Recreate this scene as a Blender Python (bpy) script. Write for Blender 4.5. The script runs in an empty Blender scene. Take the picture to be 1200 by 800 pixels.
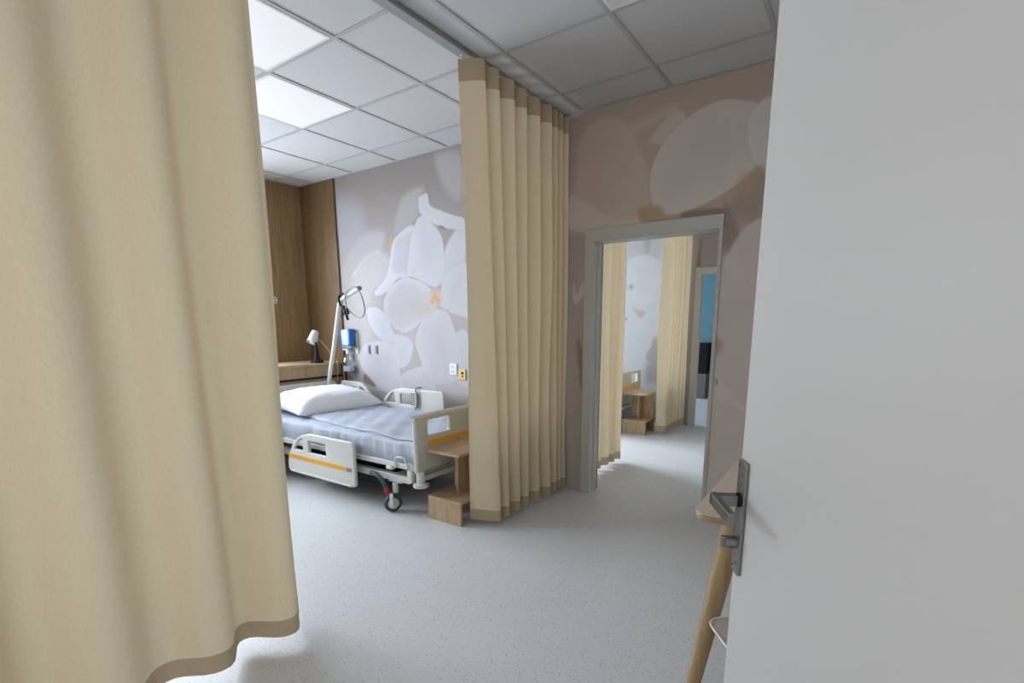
import bpy, bmesh, math, random
import numpy as np
from mathutils import Vector, Matrix
random.seed(7)
C = bpy.context.scene.collection
D = bpy.data
sc = bpy.context.scene

# ------------------------------------------------------------------ camera, world, light
CEIL = 2.79; WY = 3.475; WY2 = 6.594; WY3 = 9.40; LX = -5.20; RX = 0.30; FY = -1.20
cam_d = D.cameras.new('camera'); cam = D.objects.new('camera', cam_d); C.objects.link(cam)
cam_d.sensor_width = 36; cam_d.lens = 17.6255; cam_d.shift_y = 90.84/1200; cam_d.clip_start = 0.02
rt = Vector((0.82147012, 0.57022087, -0.0059157)); up = Vector((-0.101778, 0.15681466, 0.98236979)); fw = Vector((-0.56109543, 0.80638534, -0.18685449))
cam.matrix_world = Matrix(((rt.x, up.x, -fw.x, 0), (rt.y, up.y, -fw.y, 0), (rt.z, up.z, -fw.z, 1.32416), (0, 0, 0, 1)))
sc.camera = cam
w = D.worlds.new('sky'); sc.world = w; w.use_nodes = True
w.node_tree.nodes['Background'].inputs[0].default_value = (0.72, 0.86, 1.0, 1); w.node_tree.nodes['Background'].inputs[1].default_value = 1.6
sc.view_settings.view_transform = 'Standard'; sc.view_settings.look = 'None'; sc.view_settings.gamma = 1.0
sc.view_settings.exposure = 0.09; sc.view_settings.use_curve_mapping = False

def area(name, loc, rot, sx, sy, power, col):
    l = D.lights.new(name, 'AREA'); l.shape = 'RECTANGLE'; l.size = sx; l.size_y = sy; l.energy = power; l.color = col
    o = D.objects.new(name, l); C.objects.link(o); o.location = loc; o.rotation_euler = rot
    return o
# daylight outside each window of the left wall (the light stands in the window opening's outer plane)
DAY = (0.77, 0.87, 1.0)
area('window_daylight', (LX-.32, 1.38, 1.60), (0, math.radians(-71), 0), 1.4, 2.7, 204, DAY)
area('window_daylight', (LX-.32, 5.25, 1.70), (0, math.radians(-71), 0), 1.5, 1.9, 365, DAY)
area('window_daylight', (LX-.32, 8.0, 1.70), (0, math.radians(-71), 0), 1.5, 1.6, 150, DAY)  # added, unseen source that lights the teal room
# softer, warmer fill through an added, unseen glazed panel behind the camera
area('rear_fill', (-.40, FY-.16, 1.55), (math.radians(90), 0, 0), 1.15, 1.25, 11, (1.0, .87, .74))

# ------------------------------------------------------------------ materials
def mat(name, col, rough=.5, metal=0, noise=0, nscale=30, bump=0, spec=.5, trans=0):
    m = D.materials.new(name); m.use_nodes = True; nt = m.node_tree; b = nt.nodes['Principled BSDF']
    b.inputs['Base Color'].default_value = (*col, 1); b.inputs['Roughness'].default_value = rough; b.inputs['Metallic'].default_value = metal
    b.inputs['Specular IOR Level'].default_value = spec
    if noise or bump:
        tc = nt.nodes.new('ShaderNodeTexCoord'); n = nt.nodes.new('ShaderNodeTexNoise'); n.inputs['Scale'].default_value = nscale; n.inputs['Detail'].default_value = 4
        nt.links.new(tc.outputs['Object'], n.inputs['Vector'])
        if noise:
            mx = nt.nodes.new('ShaderNodeMix'); mx.data_type = 'RGBA'
            mx.inputs[6].default_value = (*[c*(1-noise) for c in col], 1); mx.inputs[7].default_value = (*[min(1, c*(1+noise)) for c in col], 1)
            nt.links.new(n.outputs['Fac'], mx.inputs[0]); nt.links.new(mx.outputs[2], b.inputs['Base Color'])
        if bump:
            bp = nt.nodes.new('ShaderNodeBump'); bp.inputs['Strength'].default_value = bump; bp.inputs['Distance'].default_value = .01
            nt.links.new(n.outputs['Fac'], bp.inputs['Height']); nt.links.new(bp.outputs[0], b.inputs['Normal'])
    return m

def cloth_mat(name, col, translucent):
    m = D.materials.new(name); m.use_nodes = True; nt = m.node_tree; nt.nodes.remove(nt.nodes['Principled BSDF'])
    out = nt.nodes['Material Output']; d = nt.nodes.new('ShaderNodeBsdfDiffuse'); t = nt.nodes.new('ShaderNodeBsdfTranslucent'); ms = nt.nodes.new('ShaderNodeMixShader')
    tc = nt.nodes.new('ShaderNodeTexCoord'); mp = nt.nodes.new('ShaderNodeMapping'); mp.inputs['Scale'].default_value = (220, 220, 60)
    n = nt.nodes.new('ShaderNodeTexNoise'); n.inputs['Scale'].default_value = 1; n.inputs['Detail'].default_value = 2
    mx = nt.nodes.new('ShaderNodeMix'); mx.data_type = 'RGBA'
    mx.inputs[6].default_value = (*[c*.92 for c in col], 1); mx.inputs[7].default_value = (*[min(1, c*1.07) for c in col], 1)
    nt.links.new(tc.outputs['Object'], mp.inputs[0]); nt.links.new(mp.outputs[0], n.inputs['Vector']); nt.links.new(n.outputs['Fac'], mx.inputs[0])
    nt.links.new(mx.outputs[2], d.inputs['Color']); nt.links.new(mx.outputs[2], t.inputs['Color'])
    ms.inputs[0].default_value = translucent
    nt.links.new(d.outputs[0], ms.inputs[1]); nt.links.new(t.outputs[0], ms.inputs[2]); nt.links.new(ms.outputs[0], out.inputs[0])
    return m

def wood_mat(name, dark, light, scale=(14, 14, 1.2), rough=.45):
    m = D.materials.new(name); m.use_nodes = True; nt = m.node_tree; b = nt.nodes['Principled BSDF']; b.inputs['Roughness'].default_value = rough
    tc = nt.nodes.new('ShaderNodeTexCoord'); mp = nt.nodes.new('ShaderNodeMapping'); mp.inputs['Scale'].default_value = scale
    n = nt.nodes.new('ShaderNodeTexNoise'); n.inputs['Scale'].default_value = 1.6; n.inputs['Detail'].default_value = 6; n.inputs['Distortion'].default_value = 1.4
    n2 = nt.nodes.new('ShaderNodeTexNoise'); n2.inputs['Scale'].default_value = 9; n2.inputs['Detail'].default_value = 3
    ad = nt.nodes.new('ShaderNodeMath'); ad.operation = 'MULTIPLY_ADD'; ad.inputs[1].default_value = .35
    r = nt.nodes.new('ShaderNodeValToRGB'); r.color_ramp.elements[0].position = .45; r.color_ramp.elements[1].position = .85
    r.color_ramp.elements[0].color = (*dark, 1); r.color_ramp.elements[1].color = (*light, 1)
    nt.links.new(tc.outputs['Object'], mp.inputs[0]); nt.links.new(mp.outputs[0], n.inputs['Vector']); nt.links.new(mp.outputs[0], n2.inputs['Vector'])
    nt.links.new(n2.outputs['Fac'], ad.inputs[0]); nt.links.new(n.outputs['Fac'], ad.inputs[2]); nt.links.new(ad.outputs[0], r.inputs[0]); nt.links.new(r.outputs[0], b.inputs['Base Color'])
    return m

def floor_mat():
    m = D.materials.new('vinyl_floor'); m.use_nodes = True; nt = m.node_tree; b = nt.nodes['Principled BSDF']; b.inputs['Roughness'].default_value = .38
    b.inputs['Specular IOR Level'].default_value = .45
    tc = nt.nodes.new('ShaderNodeTexCoord')
    v = nt.nodes.new('ShaderNodeTexVoronoi'); v.inputs['Scale'].default_value = 105
    v2 = nt.nodes.new('ShaderNodeTexNoise'); v2.inputs['Scale'].default_value = 130; v2.inputs['Detail'].default_value = 2
    n = nt.nodes.new('ShaderNodeTexNoise'); n.inputs['Scale'].default_value = 1.3
    for k in (v, v2, n): nt.links.new(tc.outputs['Object'], k.inputs['Vector'])
    r = nt.nodes.new('ShaderNodeValToRGB'); r.color_ramp.elements[0].position = .16; r.color_ramp.elements[1].position = .30
    r.color_ramp.elements[0].color = (.30, .30, .30, 1); r.color_ramp.elements[1].color = (1, 1, 1, 1)
    # only some voronoi cells carry a dark chip
    g = nt.nodes.new('ShaderNodeSeparateColor'); gt = nt.nodes.new('ShaderNodeMath'); gt.operation = 'GREATER_THAN'; gt.inputs[1].default_value = .72
    nt.links.new(v.outputs['Color'], g.inputs[0]); nt.links.new(g.outputs[0], gt.inputs[0])
    nt.links.new(v.outputs['Distance'], r.inputs[0])
    base = nt.nodes.new('ShaderNodeMix'); base.data_type = 'RGBA'; base.inputs[6].default_value = (.68, .685, .69, 1); base.inputs[7].default_value = (.79, .795, .80, 1)
    nt.links.new(v2.outputs['Fac'], base.inputs[0])
    mul = nt.nodes.new('ShaderNodeMix'); mul.data_type = 'RGBA'; mul.blend_type = 'MULTIPLY'
    nt.links.new(gt.outputs[0], mul.inputs[0]); nt.links.new(base.outputs[2], mul.inputs[6]); nt.links.new(r.outputs[0], mul.inputs[7])
    nt.links.new(mul.outputs[2], b.inputs['Base Color'])
    return m

def print_mat():
    m = D.materials.new('floral_wallpaper'); m.use_nodes = True; nt = m.node_tree; b = nt.nodes['Principled BSDF']; b.inputs['Roughness'].default_value = .6
    b.inputs['Specular IOR Level'].default_value = .25
    a = nt.nodes.new('ShaderNodeVertexColor'); a.layer_name = 'print'
    tc = nt.nodes.new('ShaderNodeTexCoord'); n = nt.nodes.new('ShaderNodeTexNoise'); n.inputs['Scale'].default_value = 5; n.inputs['Detail'].default_value = 3
    mp = nt.nodes.new('ShaderNodeMapRange'); mp.inputs[3].default_value = .95; mp.inputs[4].default_value = 1.05
    mul = nt.nodes.new('ShaderNodeVectorMath'); mul.operation = 'SCALE'
    nt.links.new(tc.outputs['Object'], n.inputs['Vector']); nt.links.new(n.outputs['Fac'], mp.inputs[0]); nt.links.new(mp.outputs[0], mul.inputs['Scale'])
    nt.links.new(a.outputs['Color'], mul.inputs[0]); nt.links.new(mul.outputs[0], b.inputs['Base Color'])
    return m

def emit_mat(name, col, s):
    m = D.materials.new(name); m.use_nodes = True; b = m.node_tree.nodes['Principled BSDF']
    b.inputs['Base Color'].default_value = (.5, .5, .5, 1); b.inputs['Emission Color'].default_value = (*col, 1); b.inputs['Emission Strength'].default_value = s
    return m

def glass_mat(name, tint=(1, 1, 1), gl=.12):
    m = D.materials.new(name); m.use_nodes = True; nt = m.node_tree; nt.nodes.remove(nt.nodes['Principled BSDF']); out = nt.nodes['Material Output']
    t = nt.nodes.new('ShaderNodeBsdfTransparent'); t.inputs[0].default_value = (*tint, 1); g = nt.nodes.new('ShaderNodeBsdfGlossy'); g.inputs['Roughness'].default_value = .08
    ms = nt.nodes.new('ShaderNodeMixShader'); ms.inputs[0].default_value = gl
    nt.links.new(t.outputs[0], ms.inputs[1]); nt.links.new(g.outputs[0], ms.inputs[2]); nt.links.new(ms.outputs[0], out.inputs[0])
    return m

M = dict(
    floor=floor_mat(), oak_dim=wood_mat('oak_cladding_shaded', (.110, .062, .024), (.175, .106, .046)), tile=mat('ceiling_tile', (.565, .565, .57), .85, noise=.03, nscale=90), tbar=mat('ceiling_bar', (.43, .43, .43), .5),
    wall=mat('plain_wall', (.62, .58, .54), .8, noise=.02), teal=mat('teal_paint', (.115, .28, .34), .6, noise=.04, nscale=4),
    print=print_mat(), frame=mat('painted_frame', (.56, .54, .50), .35, noise=.04, nscale=18), door=mat('door_laminate', (.70, .70, .71), .42, noise=.02, nscale=3),
    oak=wood_mat('oak_wall_panel', (.22, .138, .060), (.35, .235, .115)), oak2=wood_mat('oak_furniture', (.40, .27, .145), (.54, .385, .225), (10, 3, 10)),
    oak3=wood_mat('oak_upright', (.37, .25, .13), (.50, .355, .205), (12, 12, 1.5)), beech=wood_mat('beech_leg', (.34, .23, .11), (.46, .32, .17), (20, 20, 2), .35),
    cloth=cloth_mat('curtain_cloth', (.76, .645, .445), .17), hem=cloth_mat('curtain_hem', (.50, .39, .26), .10),
    rail=mat('aluminium_rail', (.36, .36, .36), .45, .4), ivory=mat('bed_plastic', (.64, .63, .585), .4, noise=.02), ivory_shade=mat('bed_panel_shade', (.52, .50, .44), .45),
    metal=mat('powder_coat', (.60, .60, .57), .4, .1), dark=mat('black_plastic', (.010, .010, .011), .65, spec=.25), rubber=mat('rubber_tyre', (.05, .055, .06), .6), tyre=mat('grey_tread', (.20, .21, .22), .6),
    amber=mat('amber_stripe', (.78, .36, .02), .4), linen=mat('white_linen', (.48, .515, .585), .85, bump=.28, nscale=8), sheet=mat('fitted_linen', (.49, .52, .60), .85, bump=.35, nscale=9),
    pillow=mat('pillow_linen', (.84, .85, .89), .85, bump=.3, nscale=6), green=mat('green_pedal', (.02, .075, .055), .4), red=mat('red_pedal', (.42, .01, .015), .4),
    steel=mat('brushed_steel', (.24, .235, .225), .34, .85, noise=.12, nscale=60), white=mat('white_plastic', (.80, .80, .80), .4), switch=mat('grey_switch', (.26, .26, .27), .4),
    yellow=mat('yellow_socket', (.80, .55, .20), .4), blue=mat('blue_film', (.01, .16, .62), .35), film=mat('clear_film', (.60, .72, .84), .3, noise=.25, nscale=40),
    cream=mat('cream_paper', (.66, .62, .42), .6, noise=.2, nscale=50), lampw=mat('lamp_shade', (.66, .62, .56), .4), bulb=mat('frosted_bulb', (.75, .75, .72), .3),
    orange=mat('copper_cable', (.55, .28, .13), .4), cable=mat('beige_cable', (.62, .50, .32), .5), grip=mat('grey_grip', (.26, .29, .29), .5), key=mat('key_dark', (.06, .07, .08), .5),
    lamin=mat('table_laminate', (.60, .49, .40), .4, noise=.02), seat=mat('seat_shell', (.50, .45, .41), .4), seatedge=mat('seat_rim', (.80, .74, .66), .4),
    led=emit_mat('led_panel', (.95, .97, 1.0), .40), off=mat('unlit_diffuser', (.72, .72, .72), .5), glass=glass_mat('window_glass'), clear=glass_mat('clear_plastic', (.88, .92, .94), .22),
    greyc=mat('grey_cabinet', (.17, .17, .155), .5), ring=mat('white_ring', (.82, .80, .78), .3), groove=mat('groove_dark', (.015, .012, .01), .6),
)

# ------------------------------------------------------------------ helpers
def obj(name, bm, m, parent=None, smooth=False):
    me = D.meshes.new(name); bmesh.ops.recalc_face_normals(bm, faces=bm.faces) if not getattr(bm, 'keep', 0) else None
    bm.to_mesh(me); bm.free(); me.materials.append(m)
    if smooth:
        for p in me.polygons: p.use_smooth = True
        if smooth == 'auto':
            me.set_sharp_from_angle(angle=math.radians(38))
    o = D.objects.new(name, me); C.objects.link(o); o.parent = parent
    return o
def thing(name, label, cat, loc=(0, 0, 0), group=None):
    o = D.objects.new(name, None); C.objects.link(o); o.location = loc; o['label'] = label; o['category'] = cat; o.empty_display_size = .1
    if group: o['group'] = group
    return o
def tag(o, label, cat, group=None):
    o['label'] = label; o['category'] = cat
    if group: o['group'] = group
    return o
def struct(o): o['kind'] = 'structure'; return o
def dup(root, delta, label):
    r = root.copy(); C.objects.link(r); r.location = Vector(root.location) + Vector(delta); r['label'] = label
    for ch in root.children:
        c = ch.copy(); C.objects.link(c); c.parent = r
        for g in ch.children:
            d = g.copy(); C.objects.link(d); d.parent = c
    return r
def box(bm, x0, x1, y0, y1, z0, z1, bev=0, seg=2):
    r = bmesh.ops.create_cube(bm, size=1)
    vs = r['verts']
    for v in vs: v.co = Vector((x0+(v.co.x+.5)*(x1-x0), y0+(v.co.y+.5)*(y1-y0), z0+(v.co.z+.5)*(z1-z0)))
    if bev:
        es = {e for v in vs for e in v.link_edges}
        bmesh.ops.bevel(bm, geom=list(es), offset=bev, segments=seg, profile=.5, affect='EDGES')
    return bm
def BX(*a, bev=0, seg=2): return box(bmesh.new(), *a, bev=bev, seg=seg)
def tube(bm, pts, r, n=10, cap=True, closed=False):
    pts = [Vector(p) for p in pts]; rs = r if isinstance(r, (list, tuple)) else [r]*len(pts)
    rings = []; prev = None
    for i, p in enumerate(pts):
        if closed: t = pts[(i+1) % len(pts)]-pts[i-1]
        else: t = (pts[min(i+1, len(pts)-1)]-pts[max(i-1, 0)])
        t.normalize()
        if prev is None:
            a = Vector((0, 0, 1)) if abs(t.z) < .9 else Vector((1, 0, 0)); u = t.cross(a).normalized()
        else: u = (prev - t*prev.dot(t)).normalized()
        prev = u; v = t.cross(u)
        rings.append([bm.verts.new(p+(u*math.cos(2*math.pi*k/n)+v*math.sin(2*math.pi*k/n))*rs[i]) for k in range(n)])
    m = len(rings)
    for i in range(m if closed else m-1):
        a, b = rings[i], rings[(i+1) % m]
        for k in range(n): bm.faces.new((a[k], a[(k+1) % n], b[(k+1) % n], b[k]))
    if cap and not closed: bm.faces.new(rings[0][::-1]); bm.faces.new(rings[-1])
    return bm
def spline(pts, n=6, closed=False):
    P = [Vector(p) for p in pts]; out = []; L = len(P); rng = range(L if closed else L-1)
    for i in rng:
        g = (lambda k: P[k % L]) if closed else (lambda k: P[max(0, min(L-1, k))])
        a, b, c, d = g(i-1), g(i), g(i+1), g(i+2)
        for k in range(n):
            t = k/n; out.append(.5*((2*b)+(c-a)*t+(2*a-5*b+4*c-d)*t*t+(3*b-a-3*c+d)*t**3))
    if not closed: out.append(P[-1])
    return out
def lathe(bm, prof, cx, cy, n=24, axis='Z', cz=0):
    rings = []
    for r, h in prof:
        ring = []
        for k in range(n):
            a = 2*math.pi*k/n
            if axis == 'Z': p = (cx+r*math.cos(a), cy+r*math.sin(a), h)
            elif axis == 'Y': p = (cx+r*math.cos(a), h, cz+r*math.sin(a))
            else: p = (h, cy+r*math.cos(a), cz+r*math.sin(a))
            ring.append(bm.verts.new(p))
        rings.append(ring)
    for a, b in zip(rings, rings[1:]):
        for k in range(n): bm.faces.new((a[k], a[(k+1) % n], b[(k+1) % n], b[k]))
    bm.faces.new(rings[0][::-1]); bm.faces.new(rings[-1])
    return bm
def rounded(pts, rad, n=5):
    """round the corners of a 2D polygon; rad one number or per corner"""
    out = []; L = len(pts)
    for i, p in enumerate(pts):
        r = rad[i] if isinstance(rad, (list, tuple)) else rad
        p = Vector(p); a = Vector(pts[i-1]); b = Vector(pts[(i+1) % L])
        if r <= 0: out.append(p); continue
        da = (a-p); db = (b-p); r2 = min(r, da.length*.49, db.length*.49); s = p+da.normalized()*r2; e = p+db.normalized()*r2
        for k in range(n+1):
            t = k/n; out.append((1-t)**2*s+2*t*(1-t)*p+t*t*e)
    return [(q.x, q.y) for q in out]
def plate(name, outline, holes, thick, bev, mtx, m, parent=None):
    """solid plate with real openings: 2D outline in (u, v), thickness along w; mtx maps (u, v, w) to the scene"""
    cu = D.curves.new(name, 'CURVE'); cu.dimensions = '2D'; cu.fill_mode = 'BOTH'; cu.extrude = max(thick/2-bev, .0005); cu.bevel_depth = bev; cu.bevel_resolution = 2; cu.offset = -bev
    for pl in [outline]+list(holes):
        s = cu.splines.new('POLY'); s.points.add(len(pl)-1); s.use_cyclic_u = True
        for pt, q in zip(s.points, pl): pt.co = (q[0], q[1], 0, 1)
    t = D.objects.new(name, cu); C.objects.link(t)
    dg = bpy.context.evaluated_depsgraph_get(); me = D.meshes.new_from_object(t.evaluated_get(dg)); D.objects.remove(t); D.curves.remove(cu)
    me.name = name; me.transform(mtx); me.materials.clear(); me.materials.append(m)
    bm = bmesh.new(); bm.from_mesh(me); bmesh.ops.remove_doubles(bm, verts=bm.verts, dist=1e-5); bmesh.ops.recalc_face_normals(bm, faces=bm.faces); bm.to_mesh(me); bm.free()
    for p in me.polygons: p.use_smooth = True
    me.set_sharp_from_angle(angle=math.radians(50))
    o = D.objects.new(name, me); C.objects.link(o); o.parent = parent
    return o
def basis(o, u, v, w): return Matrix(((u[0], v[0], w[0], o[0]), (u[1], v[1], w[1], o[1]), (u[2], v[2], w[2], o[2]), (0, 0, 0, 1)))
XZ = lambda y, x=0, z=0: basis((x, y, z), (1, 0, 0), (0, 0, 1), (0, -1, 0))     # plate standing along X
YZ = lambda x, y=0, z=0: basis((x, y, z), (0, 1, 0), (0, 0, 1), (1, 0, 0))      # plate standing along Y
XY = lambda z, x=0, y=0: basis((x, y, z), (1, 0, 0), (0, 1, 0), (0, 0, 1))
R4 = lambda x0, x1, y0, y1: [(x0, y0), (x1, y0), (x1, y1), (x0, y1)]
# ------------------------------------------------------------------ room shell
struct(obj('floor', BX(LX-.25, 1.6, FY-.2, WY3+.2, -.12, 0), M['floor']))
struct(obj('ceiling', BX(LX-.25, 1.6, FY-.2, WY3+.2, CEIL+.005, CEIL+.15), M['tile']))
GX, GY, T = -4.3173, 1.2606, .63
bm = bmesh.new()
i = -1
while GX+T*i < RX:
    x = GX+T*i
    if x > LX: box(bm, x-.012, x+.012, FY, WY, CEIL, CEIL+.007)
    i += 1
j = -4
while GY+T*j < WY:
    y = GY+T*j
    if y > FY: box(bm, LX, RX, y-.012, y+.012, CEIL+.0005, CEIL+.0075)
    j += 1
box(bm, LX, RX, WY-.022, WY, CEIL-.001, CEIL+.007); box(bm, LX, LX+.022, FY, WY, CEIL-.001, CEIL+.007)
o = struct(obj('trim_1', bm, M['tbar']))

def wall_with_holes(name, a0, a1, t0, t1, z1, holes, m, along='Y', z0=0):
    bm = bmesh.new(); xs = sorted({a0, a1, *[h[0] for h in holes], *[h[1] for h in holes]}); zs = sorted({z0, z1, *[h[2] for h in holes], *[h[3] for h in holes]})
    for p, q in zip(xs, xs[1:]):
        for r, s in zip(zs, zs[1:]):
            if any(h[0] <= p and q <= h[1] and h[2] <= r and s <= h[3] for h in holes): continue
            if along == 'Y': box(bm, t0, t1, p, q, r, s)
            else: box(bm, p, q, t0, t1, r, s)
    bmesh.ops.remove_doubles(bm, verts=bm.verts, dist=1e-5)
    # drop inner faces shared by neighbouring blocks
    seen = {}
    for f in bm.faces: seen.setdefault(tuple(sorted(v.index for v in f.verts)), []).append(f)
    bm.verts.index_update(); seen = {}
    for f in bm.faces: seen.setdefault(tuple(sorted(v.index for v in f.verts)), []).append(f)
    dead = [f for fs in seen.values() if len(fs) > 1 for f in fs]
    bmesh.ops.delete(bm, geom=dead, context='FACES_ONLY')
    return struct(obj(name, bm, m))
WIN = [(.0, 2.75, .95, 2.45), (4.25, 6.25, .95, 2.45), (7.2, 8.8, .95, 2.45)]  # last opening is added to let light into the teal room
wall_with_holes('wall_left', FY, WY3, LX-.2, LX, CEIL+.006, WIN, M['oak'])
wall_with_holes('wall_right', FY, WY3, RX, RX+.12, CEIL+.006, [(-.70, .19, 0, 2.02)], M['wall'])
wall_with_holes('wall_front', LX, RX, FY-.12, FY, CEIL+.006, [(-1.0, .2, .90, 2.20)], M['wall'], 'X')
struct(obj('wall_back', BX(LX, RX, WY3, WY3+.12, 0, CEIL+.006), M['teal']))
for k, (y0, y1, z0, z1) in enumerate(WIN):
    W = D.objects.new('window_%d' % (k+1), None); C.objects.link(W); W.location = (LX-.1, y0, z0); struct(W)
    L, H = y1-y0, z1-z0
    o = plate('window_frame', R4(0, L, 0, H), [R4(.06, L/2-.03, .06, H-.06), R4(L/2+.03, L-.06, .06, H-.06)], .06, .004, YZ(0), M['white'], W)
    for a, b in ((.06, L/2-.03), (L/2+.03, L-.06)): obj('pane', BX(-.004, .004, a, b, .06, H-.06), M['glass'], W)
    obj('window_sill', BX(.03, .14, -.03, L+.03, -.03, 0, bev=.004), M['white'], W)

W = D.objects.new('window_4', None); C.objects.link(W); W.location = (-1.0, FY-.06, .90); struct(W)  # glazed opening added out of view for the fill light
plate('window_frame', R4(0, 1.2, 0, 1.3), [R4(.05, 1.15, .05, 1.25)], .06, .004, XZ(0), M['white'], W)
obj('pane', BX(.05, 1.15, -.004, .004, .05, 1.25), M['glass'], W)

# ------------------------------------------------------------------ floral wallpaper walls (the print is vertex colour on a fine grid)
COL = dict(bl=(0.468, 0.468, 0.507), pb=(0.456, 0.437, 0.426), pl=(0.493, 0.484, 0.510), db=(.505, .475, .47), wh=(.70, .72, .775), pk=(.585, .555, .57), lv=(.61, .60, .65), dk=(.55, .495, .49),  # bl and pb are darkened for light falling off up the wall
           rd=(.71, .715, .765), rl=(.675, .665, .705), lf=(.69, .72, .785), lw=(.695, .70, .75), bd=(.30, .23, .19), op=(.68, .63, .60), ob=(.60, .42, .24), gy=(.42, .40, .39),
           n1=(0.690, 0.580, 0.505), na=(0.800, 0.690, 0.610), nw=(0.870, 0.792, 0.740), ns=(0.852, 0.765, 0.696), nb=(0.880, 0.825, 0.780), nd=(0.922, 0.895, 0.879), nbr=(0.560, 0.470, 0.410), no=(0.660, 0.500, 0.330),
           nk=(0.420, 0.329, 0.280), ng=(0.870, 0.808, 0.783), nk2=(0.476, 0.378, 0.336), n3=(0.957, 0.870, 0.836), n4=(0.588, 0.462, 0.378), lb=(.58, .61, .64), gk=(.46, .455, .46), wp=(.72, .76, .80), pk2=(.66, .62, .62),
           ob2=(.62, .52, .42), gk2=(.38, .38, .39))
COL['or'] = (.76, .62, .50); COL['o2'] = (.72, .50, .32)
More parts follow.
